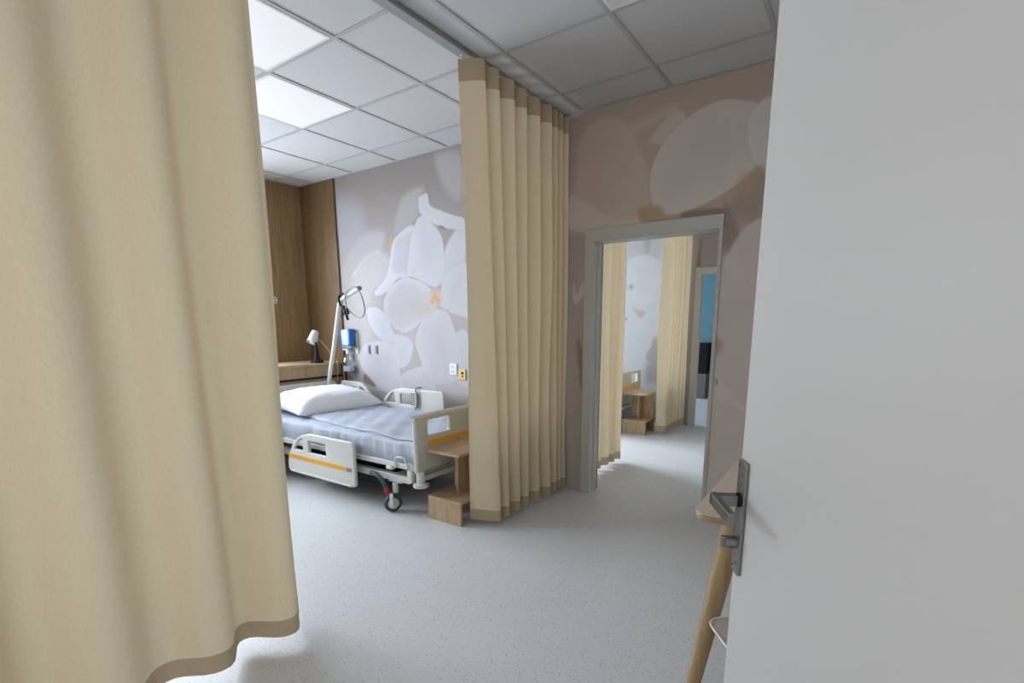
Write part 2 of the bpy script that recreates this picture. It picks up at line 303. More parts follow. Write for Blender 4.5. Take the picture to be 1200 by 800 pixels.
MURAL_NEAR = [
 ('bl',0.14,[(-4.68,2.61),(-4.33,2.52),(-4.21,2.38),(-4.28,2.07),(-4.57,2.01),(-4.72,2.23)]),
 ('pb',0.035,[(-3.36,2.52),(-3.48,2.52),(-3.63,2.48),(-3.7,2.38),(-3.75,2.27),(-3.75,2.17),(-3.59,2.2),(-3.46,2.27),(-3.4,2.33),(-3.38,2.43)]),
 ('pb',0.05,[(-3.18,2.77),(-3.21,2.7),(-3.17,2.58),(-3.09,2.45),(-2.93,2.37),(-2.92,2.72)]),
 ('pl',0.05,[(-4.25,2.18),(-4.08,2.22),(-3.91,2.19),(-3.95,2.04),(-4.13,1.94),(-4.37,1.86),(-4.51,1.7),(-4.59,1.86),(-4.42,2.05)]),
 ('db',0.03,[(-4.5,1.99),(-4.36,2.05),(-4.14,2.05),(-4.29,1.9),(-4.41,1.83),(-4.48,1.88)]),
 ('wh',0.02,[(-4.428,1.818),(-4.329,1.803),(-4.037,1.969),(-3.98,2.015),(-4.059,2.03),(-4.258,1.95)]),
 ('pk',0.05,[(-4.17,2.02),(-3.86,1.97),(-3.88,1.73),(-4.11,1.64),(-4.22,1.5),(-4.42,1.5),(-4.47,1.72)]),
 ('wh',0.012,[(-3.502,2.211),(-3.718,2.154),(-3.802,2.075),(-3.854,1.912),(-3.91,1.776),(-4.09,1.641),(-4.032,1.607),(-3.888,1.653),(-3.745,1.757),(-3.586,1.758),(-3.518,1.946)]),
 ('lv',0.03,[(-3.68,2.13),(-3.75,2.1),(-3.79,1.97),(-3.81,1.83),(-3.7,1.8),(-3.58,1.83),(-3.53,2.14)]),
 ('wh',0.02,[(-3.151,1.918),(-3.04,2.087),(-2.892,2.176),(-2.901,1.863),(-2.954,1.723),(-3.078,1.73),(-3.183,1.662)]),
 ('wh',0.008,[(-3.416,2.286),(-3.527,2.154),(-3.582,1.951),(-3.606,1.798),(-3.475,1.733),(-3.262,1.656),(-3.159,1.735),(-3.146,1.917),(-3.165,2.081),(-3.275,2.21)]),
 ('wh',0.008,[(-3.421,2.448),(-3.324,2.466),(-3.293,2.362),(-3.17,2.303),(-3.033,2.249),(-2.9,2.203),(-2.903,2.125),(-3.107,2.147),(-3.282,2.216),(-3.416,2.314),(-3.43,2.399)]),
 ('wh',0.015,[(-3.136,1.745),(-2.963,1.827),(-2.872,1.806),(-2.884,1.377),(-2.999,1.394),(-3.105,1.436),(-3.212,1.51)]),
 ('dk',0.015,[(-3.114,1.412),(-2.895,1.369),(-2.888,1.219),(-3.026,1.226),(-3.067,1.283)]),
 ('wh',0.015,[(-3.048,1.218),(-2.888,1.235),(-2.902,0.766),(-3.082,0.889)]),
 ('rd',0.006,[(-3.658,1.756),(-3.84,1.691),(-3.95,1.573),(-3.966,1.45),(-3.912,1.345),(-3.745,1.247),(-3.557,1.282),(-3.468,1.346),(-3.339,1.438),(-3.228,1.532),(-3.303,1.629),(-3.448,1.716)]),
 ('rl',0.03,[(-3.62,1.72),(-3.78,1.66),(-3.88,1.55),(-3.9,1.45),(-3.85,1.36),(-3.73,1.29),(-3.57,1.33),(-3.46,1.4),(-3.35,1.52),(-3.37,1.61)]),
 ('lf',0.008,[(-4.217,1.483),(-4.21,1.374),(-4.152,1.264),(-4.022,1.173),(-3.851,1.136),(-3.775,1.1),(-3.819,1.211),(-3.877,1.317),(-3.949,1.415),(-4.064,1.489)]),
 ('lf',0.012,[(-3.832,1.211),(-3.704,1.212),(-3.583,1.144),(-3.631,0.977),(-3.724,0.907),(-3.8,0.925),(-3.845,1.032)]),
 ('dk',0.01,[(-3.881,1.335),(-3.814,1.282),(-3.739,1.256),(-3.753,1.238),(-3.818,1.226),(-3.855,1.264)]),
 ('dk',0.014,[(-3.547,1.136),(-3.496,1.042),(-3.469,0.922),(-3.598,0.898),(-3.754,0.837),(-3.782,0.89),(-3.698,0.908),(-3.618,0.977)]),
 ('lw',0.012,[(-4.387,1.055),(-4.234,1.133),(-4.023,1.159),(-3.84,1.108),(-3.774,0.998),(-3.78,0.836),(-3.713,0.676),(-4.12,0.648),(-4.28,0.791),(-4.385,0.921)]),
 ('lw',0.01,[(-3.787,0.744),(-3.715,0.848),(-3.573,0.9),(-3.45,0.91),(-3.314,0.774),(-3.323,0.599),(-3.799,0.559)]),
 ('lw',0.008,[(-3.375,1.44),(-3.47,1.333),(-3.53,1.214),(-3.536,1.11),(-3.476,0.974),(-3.452,0.87),(-3.314,0.774),(-3.13,0.785),(-2.952,0.862),(-2.979,1.025),(-3.002,1.17),(-3.05,1.283),(-3.106,1.412),(-3.236,1.462)]),
 ('dk',0.02,[(-4.65,1.009),(-4.497,0.994),(-4.402,0.901),(-4.294,0.79),(-4.145,0.688),(-4.405,0.706),(-4.682,0.709)]),
 ('bd',0.015,[(-4.307,0.809),(-4.145,0.688),(-4.245,0.693),(-4.344,0.729)]),
 ('or',0.04,[(-3.34,1.61),(-3.27,1.64),(-3.19,1.6),(-3.18,1.54),(-3.25,1.49),(-3.31,1.51),(-3.36,1.55)]),
 ('op',0.06,[(-3.59,1.47),(-3.37,1.51),(-3.26,1.48),(-3.38,1.4),(-3.5,1.4)]),
 ('ob',0.012,[(-3.801,2.156),(-3.853,2.103),(-3.865,2.052),(-3.836,2.047),(-3.798,2.112)]),
 ('bd',0.006,[(-3.201,2.176),(-3.158,2.175),(-3.107,2.141),(-3.133,2.142)]),
 ('gy',0.008,[(-3.398,2.464),(-3.355,2.501),(-3.327,2.491),(-3.352,2.466)]),
 ('n1',0.1,[(-1.89,2.7),(-1.68,2.82),(-0.53,2.82),(-0.44,1.71),(-0.77,1.73),(-0.79,1.99),(-1.66,2.03),(-1.88,2.05)]),
 ('na',0.03,[(-1.83,2.42),(-1.82,2.57),(-1.75,2.68),(-1.66,2.71),(-1.55,2.7),(-1.46,2.63),(-1.39,2.51),(-1.32,2.37),(-1.28,2.24),(-1.27,2.12),(-1.4,2.0),(-1.7,2.01),(-1.84,2.14)]),
 ('nw',0.02,[(-1.888,2.23),(-1.805,2.219),(-1.673,2.119),(-1.485,2.029),(-1.352,2.02),(-1.335,1.946),(-1.884,2.003)]),
 ('ns',0.012,[(-1.303,2.5),(-1.239,2.575),(-1.151,2.648),(-1.073,2.617),(-1.091,2.497),(-1.194,2.469)]),
 ('ns',0.05,[(-1.42,2.61),(-1.18,2.68),(-1.13,2.66),(-1.28,2.61),(-1.41,2.58)]),
 ('nb',0.008,[(-1.27,2.146),(-1.283,2.299),(-1.22,2.45),(-1.12,2.55),(-0.998,2.618),(-0.857,2.645),(-0.718,2.61),(-0.638,2.56),(-0.596,2.431),(-0.606,2.291),(-0.655,2.215),(-0.763,2.135),(-0.927,2.062),(-1.117,2.022),(-1.228,2.063)]),
 ('nd',0.012,[(-0.63,2.592),(-0.555,2.583),(-0.447,2.401),(-0.457,2.034),(-0.576,2.18),(-0.649,2.276),(-0.691,2.396),(-0.689,2.517)]),
 ('nbr',0.03,[(-0.62,2.23),(-0.58,2.19),(-0.54,2.09),(-0.56,1.98),(-0.62,1.93),(-0.76,1.96),(-0.78,2.02),(-0.72,2.12)]),
 ('no',0.025,[(-1.35,2.09),(-1.2,2.08),(-1.2,2.0),(-1.33,2.01)]),
 ('no',0.05,[(-0.72,2.16),(-0.68,2.2),(-0.64,2.17),(-0.65,2.12),(-0.69,2.11)]),
 ('nk',0.01,[(-1.039,2.034),(-0.788,2.023),(-0.786,1.989),(-1.037,1.99)]),  # thin dark strip above the door head
 ('ng',0.008,[(-0.777,1.755),(-0.754,1.755),(-0.728,1.812),(-0.685,1.879),(-0.634,1.918),(-0.566,1.947),(-0.484,1.955),(-0.437,1.386),(-0.752,1.392)]),
 ('nk2',0.02,[(-0.801,2.046),(-0.786,2.044),(-0.722,1.932),(-0.702,1.862),(-0.738,1.798),(-0.754,1.755),(-0.781,1.758)]),
 ('ng',0.05,[(-0.85,1.61),(-0.4,1.58),(-0.29,0.28),(-0.86,0.17)]),
 ('n3',0.03,[(-0.79,0.96),(-0.67,0.88),(-0.58,0.8),(-0.45,0.77),(-0.44,0.65),(-0.66,0.79),(-0.75,0.83)]),
 ('n4',0.03,[(-0.8,1.22),(-0.75,1.19),(-0.77,1.13),(-0.79,1.12)]),
 ('nk2',0.012,[(-0.783,0.958),(-0.766,0.952),(-0.766,0.917),(-0.78,0.923)]),
 ('n3',0.04,[(-0.81,0.27),(-0.76,0.4),(-0.58,0.52),(-0.43,0.51),(-0.4,0.11),(-0.81,0.02)]),
 ('nw',0.01,[(-1.846,1.632),(-1.815,1.537),(-1.781,1.598),(-1.76,1.627),(-1.758,1.535),(-1.814,1.474),(-1.843,1.494)]),
 ('nk',0.02,[(-1.808,1.187),(-1.763,1.123),(-1.75,0.862),(-1.772,0.861)]),
]
MURAL_FAR = [
 ('lb',0.08,[(-2.81,2.48),(-2.26,2.44),(-2.25,2.14),(-2.47,2.1),(-2.76,2.25)]),
 ('gk',0.04,[(-2.49,2.45),(-2.39,2.42),(-2.4,2.29),(-2.43,2.2),(-2.47,2.29)]),
 ('wp',0.03,[(-2.64,2.17),(-2.43,2.18),(-2.28,2.07),(-2.27,1.76),(-2.42,1.57),(-2.64,1.66),(-2.71,1.99)]),
 ('pk2',0.04,[(-2.65,2.27),(-2.57,2.26),(-2.56,2.19),(-2.65,2.19)]),
 ('gk',0.02,[(-2.664,1.819),(-2.616,1.826),(-2.608,1.771),(-2.652,1.764)]),
 ('ob2',0.02,[(-2.597,1.518),(-2.544,1.498),(-2.428,1.469),(-2.482,1.388),(-2.542,1.444)]),
 ('gk2',0.006,[(-2.786,1.373),(-2.671,1.387),(-2.743,1.298),(-2.777,1.233)]),
 ('ob2',0.02,[(-2.316,1.098),(-2.253,1.153),(-2.231,1.081),(-2.228,1.008),(-2.303,1.025)]),
 ('gk',0.01,[(-2.387,0.864),(-2.237,1.126),(-2.221,0.801)]),
 ('gk',0.06,[(-2.37,0.8),(-2.17,0.75),(-2.2,0.55),(-2.37,0.54)]),
]

for k_ in ('wh', 'pk', 'lv', 'dk', 'rd', 'rl', 'lf', 'lw', 'pb', 'pl', 'db'):      # the bay print is high-key and low in contrast
    COL[k_] = tuple(.8*a+.2*b for a, b in zip(COL[k_], (.655, .65, .685)))
def shade(X, Z, prints, ground):
    col = ground(X, Z)
    for key, soft, pts in prints:
        P = np.array([(p.x, p.y) for p in spline([(a, b, 0) for a, b in pts], 5, True)])
        lo = P.min(0)-4*soft-.02; hi = P.max(0)+4*soft+.02
        idx = np.where((X > lo[0]) & (X < hi[0]) & (Z > lo[1]) & (Z < hi[1]))[0]
        if not len(idx): continue
        x = X[idx]; z = Z[idx]; inside = np.zeros(len(idx), bool); dist = np.full(len(idx), 1e9)
        for a, b in zip(P, np.roll(P, -1, 0)):
            cond = (a[1] > z) != (b[1] > z)
            with np.errstate(divide='ignore', invalid='ignore'): xi = (b[0]-a[0])*(z-a[1])/(b[1]-a[1])+a[0]
            inside ^= cond & (x < xi)
            d = b-a; t = np.clip(((x-a[0])*d[0]+(z-a[1])*d[1])/max(d@d, 1e-12), 0, 1)
            dist = np.minimum(dist, np.hypot(x-a[0]-t*d[0], z-a[1]-t*d[1]))
        sd = np.where(inside, dist, -dist); al = np.clip(.5+sd/(2*soft), 0, 1); al = al*al*(3-2*al)
        c = np.array(COL[key])
        if key in ('wh', 'rd', 'lf', 'lw', 'nb', 'nd', 'na', 'wp'):
            # printed petals: paler rim, slightly greyer heart
            h = np.clip(dist/.18, 0, 1)[:, None]; pc = c*(1.035-.075*h)
        else: pc = np.broadcast_to(c, (len(idx), 3))
        if key in ('wh', 'rd', 'lf', 'lw', 'nb', 'nd') and soft < .03:      # the printed contour just outside a petal
            ring = np.where(~inside, np.exp(-(dist/.018)**1), 0)*.06; col[idx] = col[idx]*(1-ring[:, None])
        col[idx] = col[idx]*(1-al[:, None])+pc*al[:, None]
    return col
def mural_wall(name, scale_, y0, y1, hole, prints, ground, step, x0, x1, fine):
    """printed face on a fine grid + plain back, with the doorway cut out"""
    hx0, hx1, hz = hole
    def axis(a, b, brk, st):
        out = []; pts = sorted({a, b, *[q for q in brk if a < q < b]})
        for p, q in zip(pts, pts[1:]):
            n = max(1, round((q-p)/st)); out += [p+(q-p)*k/n for k in range(n)]
        return np.array(out+[b])
    xs = axis(x0, x1, [hx0, hx1], step); zs = axis(0, CEIL+.006, [hz], step)
    XX, ZZ = np.meshgrid(xs, zs); nx, nz = len(xs), len(zs)
    co = np.stack([XX.ravel(), np.full(nx*nz, y0), ZZ.ravel()], 1)
    ii, jj = np.meshgrid(np.arange(nx-1), np.arange(nz-1)); ii = ii.ravel(); jj = jj.ravel()
    cx = (xs[ii]+xs[ii+1])/2; cz = (zs[jj]+zs[jj+1])/2; keep = ~((cx > hx0) & (cx < hx1) & (cz < hz)); ii = ii[keep]; jj = jj[keep]
    faces = np.stack([jj*nx+ii, jj*nx+ii+1, (jj+1)*nx+ii+1, (jj+1)*nx+ii], 1)
    col = shade(co[:, 0], co[:, 2], prints, ground)
    n0 = len(co); blocks = []
    for a, b, c, d in ((x0, hx0, 0, hz), (hx1, x1, 0, hz), (x0, x1, hz, CEIL+.006)): blocks.append((a, b, c, d))
    ex = []; ef = []
    for a, b, c, d in blocks:
        k = n0+len(ex); e = y0+.0005
        ex += [(a, e, c), (b, e, c), (b, e, d), (a, e, d), (a, y1, c), (b, y1, c), (b, y1, d), (a, y1, d)]
        ef += [(k+4, k+7, k+6, k+5), (k, k+4, k+5, k+1), (k+3, k+2, k+6, k+7), (k, k+3, k+7, k+4), (k+1, k+5, k+6, k+2)]
    me = D.meshes.new(name); me.from_pydata(co.tolist()+ex, [], faces.tolist()+ef)
    at = me.color_attributes.new('print', 'FLOAT_COLOR', 'POINT')
    full = np.ones((len(me.vertices), 4), np.float32); full[:n0, :3] = np.clip(col*scale_*np.array((1.0, .955, .92)), 0, 1); full[n0:, :3] = (.55, .53, .51)
    at.data.foreach_set('color', full.ravel()); me.materials.append(M['print'])
    o = D.objects.new(name, me); C.objects.link(o); struct(o); return o
def stamens(cx, cz, n, rad, seed):
    rn = random.Random(seed); out = []
    for _ in range(n):
        a = rn.uniform(0, 6.28); d = rad*rn.uniform(.1, 1); x, z = cx+d*math.cos(a)*.8, cz+d*math.sin(a); r_ = rn.uniform(.010, .022)
        out.append(('o2', .012, [(x-r_, z), (x, z+r_), (x+r_, z), (x, z-r_*.8)]))
    return out
def ground_near(X, Z):
    # warm grey-beige print, light falloff painted in as a darker top; browns towards the doorway
    a = np.clip((Z-.9)/1.7, 0, 1)[:, None]; g = np.array((.66, .64, .66))*(1-a)+np.array((.345, .315, .30))*a
    b = np.clip((X+2.1)/.4, 0, 1)[:, None]; return g*(1-b)+np.array((.68, .575, .495))*b
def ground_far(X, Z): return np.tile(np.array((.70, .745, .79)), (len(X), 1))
DH = (-1.69, -.80, 1.92)
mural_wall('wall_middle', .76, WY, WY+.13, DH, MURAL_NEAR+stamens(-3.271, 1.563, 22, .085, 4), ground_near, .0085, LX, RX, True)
DH2 = (-1.735, -.80, 1.92)
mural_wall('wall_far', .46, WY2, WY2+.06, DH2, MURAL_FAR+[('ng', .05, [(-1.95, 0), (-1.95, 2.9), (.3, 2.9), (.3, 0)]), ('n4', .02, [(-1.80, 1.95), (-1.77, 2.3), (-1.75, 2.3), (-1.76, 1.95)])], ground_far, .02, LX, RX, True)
# oak cladding that turns the corner onto the printed wall; same oak, weaker window light put into its colour
bm = BX(LX, -4.615, WY-.022, WY-.0005, 0, CEIL-.002, bev=.002, seg=1)
struct(obj('trim_2', bm, M['oak_dim']))

# door frames of the two openings
def door_frame(name, y, x0, x1, h, jr, dp=.13):
    # steel frame: wide left jamb and head, the right jamb shows only a slim lip; lining runs through the wall
    bm = bmesh.new()
    box(bm, x0-.075, x0, y-.014, y+.0, 0, h+.075, bev=.003)
    box(bm, x0-.0749, x1+jr, y-.0145, y, h-.001, h+.085, bev=.003)
    box(bm, x1, x1+jr, y-.013, y, 0, h+.07, bev=.003)
    box(bm, x0-.012, x0+.001, y-.012, y+dp+.012, 0, h); box(bm, x1-.001, x1+.012, y-.012, y+dp+.012, 0, h)
    box(bm, x0, x1, y-.012, y+dp+.012, h-.001, h+.012)
    box(bm, x0-.07, x0+.001, y+dp, y+dp+.014, 0, h+.07); box(bm, x1-.001, x1+.07, y+dp, y+dp+.014, 0, h+.07); box(bm, x0-.07, x1+.07, y+dp+.0005, y+dp+.0145, h-.001, h+.07)
    # rebate strip
    box(bm, x0, x0+.012, y+dp*.35, y+dp*.58, 0, h-.001); box(bm, x1-.012, x1, y+dp*.35, y+dp*.58, 0, h-.001)
    return struct(obj(name, bm, M['frame']))
door_frame('door_1', WY, -1.675, -.815, 1.905, .022)
door_frame('door_2', WY2, -1.72, -.815, 1.905, .075, .06)

# open door leaf beside the camera
E = Vector((-.160, .957, 0)); dd = Vector((.469, -.883, 0)).normalized(); nn = Vector((-dd.y, dd.x, 0)); nn = nn if nn.dot(-E) > 0 else -nn
leaf = D.objects.new('door_3', None); C.objects.link(leaf); struct(leaf)
leaf.matrix_world = Matrix(((dd.x, nn.x, 0, E.x), (dd.y, nn.y, 0, E.y), (0, 0, 1, 0), (0, 0, 0, 1)))
obj('door_leaf', BX(0, .86, -.04, 0, .012, 1.99, bev=.0015, seg=1), M['door'], leaf)
HP = plate('handle_plate', rounded(R4(.006, .044, .874, 1.084), .004), [], .007, .0012, XZ(.0035), M['steel'], leaf)
bm = bmesh.new()
for z in (.884, .896, 1.062, 1.074): lathe(bm, [(.0028, .007), (.0028, .0078)], .014 if z in (.884, 1.074) else .034, 0, 10, 'Y', z)
obj('screws', bm, M['key'], leaf)
obj('rose', lathe(bmesh.new(), [(.013, .007), (.013, .011), (.0115, .013)], .026, 0, 20, 'Y', 1.013), M['dark'], leaf)
bm = bmesh.new(); box(bm, .016, .036, .012, .056, 1.003, 1.023, bev=.002); box(bm, .016, .125, .044, .056, 1.002, 1.024, bev=.002)
obj('lever_handle', bm, M['steel'], leaf)
bm = bmesh.new(); lathe(bm, [(.0115, .007), (.0115, .026), (.0095, .028)], .024, 0, 18, 'Y', .932); box(bm, .019, .029, .024, .033, .922, .943, bev=.002)
obj('lock_knob', bm, M['steel'], leaf)
for z in (.25, 1.75): pass

# ------------------------------------------------------------------ ceiling lights
def ceiling_light(ix, iy, label, m):
    x0, y0 = GX+T*ix+.012, GY+T*iy+.012; L = T-.024
    t = thing('ceiling_light', label, 'ceiling light', (x0, y0, CEIL))
    plate('light_frame', R4(0, L, 0, L), [R4(.018, L-.018, .018, L-.018)], .012, .002, XY(.004), M['white'], t)
    obj('diffuser', BX(.016, L-.016, .016, L-.016, -.001, .0045), m, t)
ceiling_light(2, 0, 'lit square ceiling panel nearest the camera, cut by the left curtain', M['led'])
ceiling_light(1, 1, 'lit square ceiling panel diagonally behind the nearer lit one', M['led'])
ceiling_light(5, 1, 'unlit square ceiling panel at the top edge, above the doorway side', M['off'])

# ------------------------------------------------------------------ curtain tracks and curtains
TX = -1.965
def track(y0, y1, label):
    bm = bmesh.new(); box(bm, TX-.030, TX+.030, y0, y1, CEIL-.022, CEIL-.002, bev=.002); box(bm, TX-.034, TX+.034, y0, y1, CEIL-.006, CEIL-.0015)
    return tag(obj('curtain_track', bm, M['rail']), label, 'curtain track')
track(FY+.02, WY-.01, 'grey metal curtain track running across the near ceiling above the bed bay')
track(WY+.15, WY2-.01, 'curtain track on the ceiling of the second room beyond the doorway')
def curtain(label, xc, y0, y1, wl, amp, seed, tight=None, flare=0., zb=.035, edge=0, rise=.72, lap=.06, widths=None, lean=0):
    rnd = random.Random(seed); t = thing('privacy_curtain', label, 'curtain', (xc, (y0+y1)/2, 0))
    # phase runs along the track, folds of uneven width
    ys = [y0]; ph = [0.0]; n = 12; y = y0; k = 0
    while y < y1:
        w_ = wl*(widths[k % len(widths)] if widths else 1+rnd.uniform(-.18, .2)) * (tight if tight and (y-y0)/(y1-y0) > .60 else 1)
        for q in range(1, n+1): ys.append(y+w_*q/n); ph.append(2*math.pi*(k+q/n))
        y += w_; k += 1
    sc_ = (y1-y0)/(ys[-1]-y0); ys = [y0+(v-y0)*sc_ for v in ys]
    jit = [rnd.uniform(-1, 1) for _ in range(k+2)]; ja = [rnd.uniform(.75, 1.15) for _ in range(k+2)]
    zt = CEIL-.035; zs = [zb, zb+.075]+[zb+.075+(zt-.11-zb-.075)*q/26 for q in range(1, 27)]+[zt]
    def pt(i, z):
        f = ph[i]/(2*math.pi); kk = int(f); fr = f-kk; A = ja[kk]*(1-fr)+ja[kk+1]*fr; J = jit[kk]*(1-fr)+jit[kk+1]*fr
        d = 1-(z-zb)/(zt-zb)          # 0 at the track, 1 at the hem
        fw_ = (f+.06*d*J) % 1.0; th = math.pi*fw_/rise if fw_ < rise else math.pi+math.pi*(fw_-rise)/(1-rise)
        s = math.cos(th); s = s*(1.2-.2*s*s)
        a = amp*A*(1+.25*d)
        x = -a*s+.02*J*d*math.sin(3*z+J)
        yy = ys[i]-(y0+y1)/2-lap*wl*math.sin(ph[i])+.03*J*d*d
        yy += -flare*d*(1-(ys[i]-y0)/(y1-y0)) if flare else 0
        if edge and i < 8: x -= .05*d*d*d*(1-i/8)*edge
        if lean: yy += lean*d*max(0, 1-2.2*(ys[i]-y0)/(y1-y0))
        return Vector((x, yy, z))
    def sheet(name, za, m):
        bm = bmesh.new(); g = [[bm.verts.new(pt(i, z)) for z in za] for i in range(len(ys))]
        for a, b in zip(g, g[1:]):
            for q in range(len(za)-1): bm.faces.new((a[q], b[q], b[q+1], a[q+1]))
        o = obj(name, bm, m, t, smooth=True); return o
    sheet('curtain_fabric', zs[1:-1], M['cloth']); sheet('hem_band', zs[:2], M['hem']); sheet('heading_tape', zs[-2:], M['hem'])
    for q in range(0, k+1):
        i = min(q*n, len(ys)-1); p = pt(i, zt)
        bm = bmesh.new(); tube(bm, [(0, 0, -.01), (0, 0, .016)], .003, 6); box(bm, -.006, .006, -.006, .006, .010, .0155)
        g = obj('glider', bm, M['white'], t); g.location = (TX-xc, p.y, zt)
    return t
curtain('beige pleated privacy curtain hanging in the middle, beside the doorway wall', -1.935, 2.36, 3.44, .150, .06, 3, widths=[.78, 1.05, 1.1, 1.0, 1.1, .95, .5, .5, .62, .5, .55], lean=.112, edge=1.15)
curtain('beige privacy curtain in the left foreground, nearest the camera', -1.93, -.30, 1.175, .30, .05, 11, zb=.04, rise=.55, lap=.02)
curtain('beige curtain just inside the second room, behind the doorway left jamb', -1.90, 3.66, 4.50, .14, .055, 5)
curtain('pale beige curtain at the far end of the second room, beside the far door', -1.90, 5.80, 6.56, .15, .055, 9)
# ------------------------------------------------------------------ hospital bed
def rail_shape(L=.86, H=.345):
    out = rounded([(0, 0), (L, 0), (L, H), (.27, H), (.10, .27), (.0, .10)], [.03, .035, .035, .14, .12, .06], 6)
    h1 = rounded([(.095, .195), (.225, .195), (.225, .30), (.17, .28)], [.012, .012, .02, .05], 4)
    h2 = rounded(R4(.30, .525, .19, .288), .014, 4)
    return out, [h1, h2]
def head_rail_shape():
    H = .345; L = .52
    out = rounded([(0, 0), (L, 0), (L, .12), (.42, .28), (.32, H), (0, H)], [.03, .03, .05, .10, .12, .035], 6)
    h1 = rounded(R4(.08, .235, .195, .288), .014, 4); h2 = rounded([(.30, .195), (.43, .195), (.36, .28), (.30, .30)], [.012, .012, .05, .02], 4)
    return out, [h1, h2]
BX0, BY0 = -2.38, 2.31                     # outer face of the footboard, near side
bed = thing('hospital_bed', 'adjustable ivory hospital bed with amber stripes in the near bay', 'bed', (BX0, BY0, 0))
def lx(x): return x-BX0
def ly(y): return y-BY0
# footboard
fb = plate('footboard', rounded(R4(0, .99, .335, .712), [.02, .02, .035, .035], 5),
           [rounded(R4(.11, .335, .578, .685), .014, 4), rounded(R4(.655, .88, .578, .685), .014, 4)], .036, .008, YZ(-.018), M['ivory_shade'], bed)  # darker copy of the bed plastic, shade of the averted face in its colour
obj('stripe', BX(.0, .0035, .10, .89, .505, .542, bev=.001, seg=1), M['amber'], fb)
bm = bmesh.new(); tube(bm, spline([(-.018, .006, .335), (-.018, .004, .50), (-.018, .006, .685), (-.018, .03, .712), (-.018, .5, .716), (-.018, .96, .712), (-.018, .984, .685), (-.018, .986, .50), (-.018, .984, .335)], 5), .0165, 8)
obj('rim', bm, M['ivory'], fb, smooth='auto')
# headboard
XH = lx(-4.60)
hb = plate('headboard', rounded(R4(0, .99, .36, .75), [.02, .02, .06, .06], 5), [rounded(R4(.10, .26, .62, .70), .012, 4), rounded(R4(.41, .60, .62, .70), .012, 4), rounded(R4(.73, .89, .62, .70), .012, 4)], .034, .008, YZ(XH+.017), M['ivory'], bed)
# side rails
o_, h_ = rail_shape()
ro = plate('side_rail', o_, h_, .03, .009, XZ(-.045, lx(-3.84), .135), M['ivory'], bed)
obj('stripe', BX(lx(-3.82), lx(-3.075), -.0625, -.059, .250, .285, bev=.001, seg=1), M['amber'], ro)
obj('badge', BX(lx(-3.068), lx(-3.01), -.0622, -.059, .250, .279, bev=.001, seg=1), M['tyre'], ro)
bm = bmesh.new(); tube(bm, [(lx(-3.80), -.058, .142), (lx(-3.02), -.058, .142)], .010, 8); obj('lower_lip', bm, M['ivory'], ro, smooth='auto')
for x in (-3.70, -3.15): obj('rail_arm', tube(bmesh.new(), [(lx(x), -.035, .20), (lx(x), .0, .27), (lx(x), .05, .34)], .012, 8), M['metal'], ro, smooth='auto')
rf = plate('side_rail', o_, h_, .03, .009, XZ(1.0, lx(-3.90), .385), M['ivory'], bed)
for x in (-3.75, -3.2): obj('rail_arm', tube(bmesh.new(), [(lx(x), .985, .45), (lx(x), .95, .36)], .012, 8), M['metal'], rf, smooth='auto')
o_, h_ = head_rail_shape()
rh = plate('side_rail', o_, h_, .03, .009, XZ(1.0, lx(-4.49), .405), M['ivory'], bed)
plate('side_rail', o_, h_, .03, .009, XZ(-.045, lx(-4.49), .135), M['ivory'], bed)
# mattress and deck
obj('mattress', BX(lx(-4.56), lx(-2.42), .045, .935, .385, .515, bev=.03, seg=4), M['sheet'], bed, smooth='auto')
bm = bmesh.new(); box(bm, lx(-4.56), lx(-2.44), .012, .05, .335, .375, bev=.006); box(bm, lx(-4.56), lx(-2.44), .93, .97, .335, .375, bev=.006)
for x in (-4.5, -4.0, -3.5, -3.0, -2.5): box(bm, lx(x)-.03, lx(x)+.03, .03, .95, .345, .38, bev=.004)
obj('mattress_deck', bm, M['metal'], bed)
bm = bmesh.new(); tube(bm, spline([(lx(-2.605), .005, .345), (lx(-2.602), 0, .395), (lx(-2.575), 0, .42), (lx(-2.52), 0, .42), (lx(-2.495), 0, .395), (lx(-2.49), .005, .345)], 5), .007, 8)
obj('strap_loop', bm, M['ivory'], bed, smooth='auto')
obj('hinge_block', BX(lx(-2.70), lx(-2.64), -.005, .04, .315, .345, bev=.008), M['ivory'], bed)
# undercarriage
bm = bmesh.new(); box(bm, lx(-4.30), lx(-2.50), .03, .08, .225, .275, bev=.006); box(bm, lx(-4.30), lx(-2.50), .90, .95, .225, .275, bev=.006)
for x in (-4.3, -2.72): box(bm, lx(x), lx(x)+.14, .03, .95, .215, .262, bev=.006)
box(bm, lx(-2.55), lx(-2.42), .10, .88, .30, .335, bev=.004)
obj('base_frame', bm, M['metal'], bed)
bm = bmesh.new()
for y in (.25, .70):
    for xa, xb in ((-4.0, -3.3), (-3.3, -2.8)):
        b2 = tube(bm, [(lx(xa), y, .25 if xa < -3.5 else .25), (lx(xb), y, .355)], .022, 8)
box(bm, lx(-3.6), lx(-3.1), .38, .56, .26, .33, bev=.01)
obj('lift_linkage', bm, M['key'], bed)
bm = bmesh.new(); box(bm, lx(-4.15), lx(-2.80), .12, .88, .13, .212, bev=.02); box(bm, lx(-3.9), lx(-3.0), .20, .80, .2, .30, bev=.02)
obj('underbed_shade_box', bm, M['dark'], bed)  # black boxes added to block light and deepen the shade below the bed
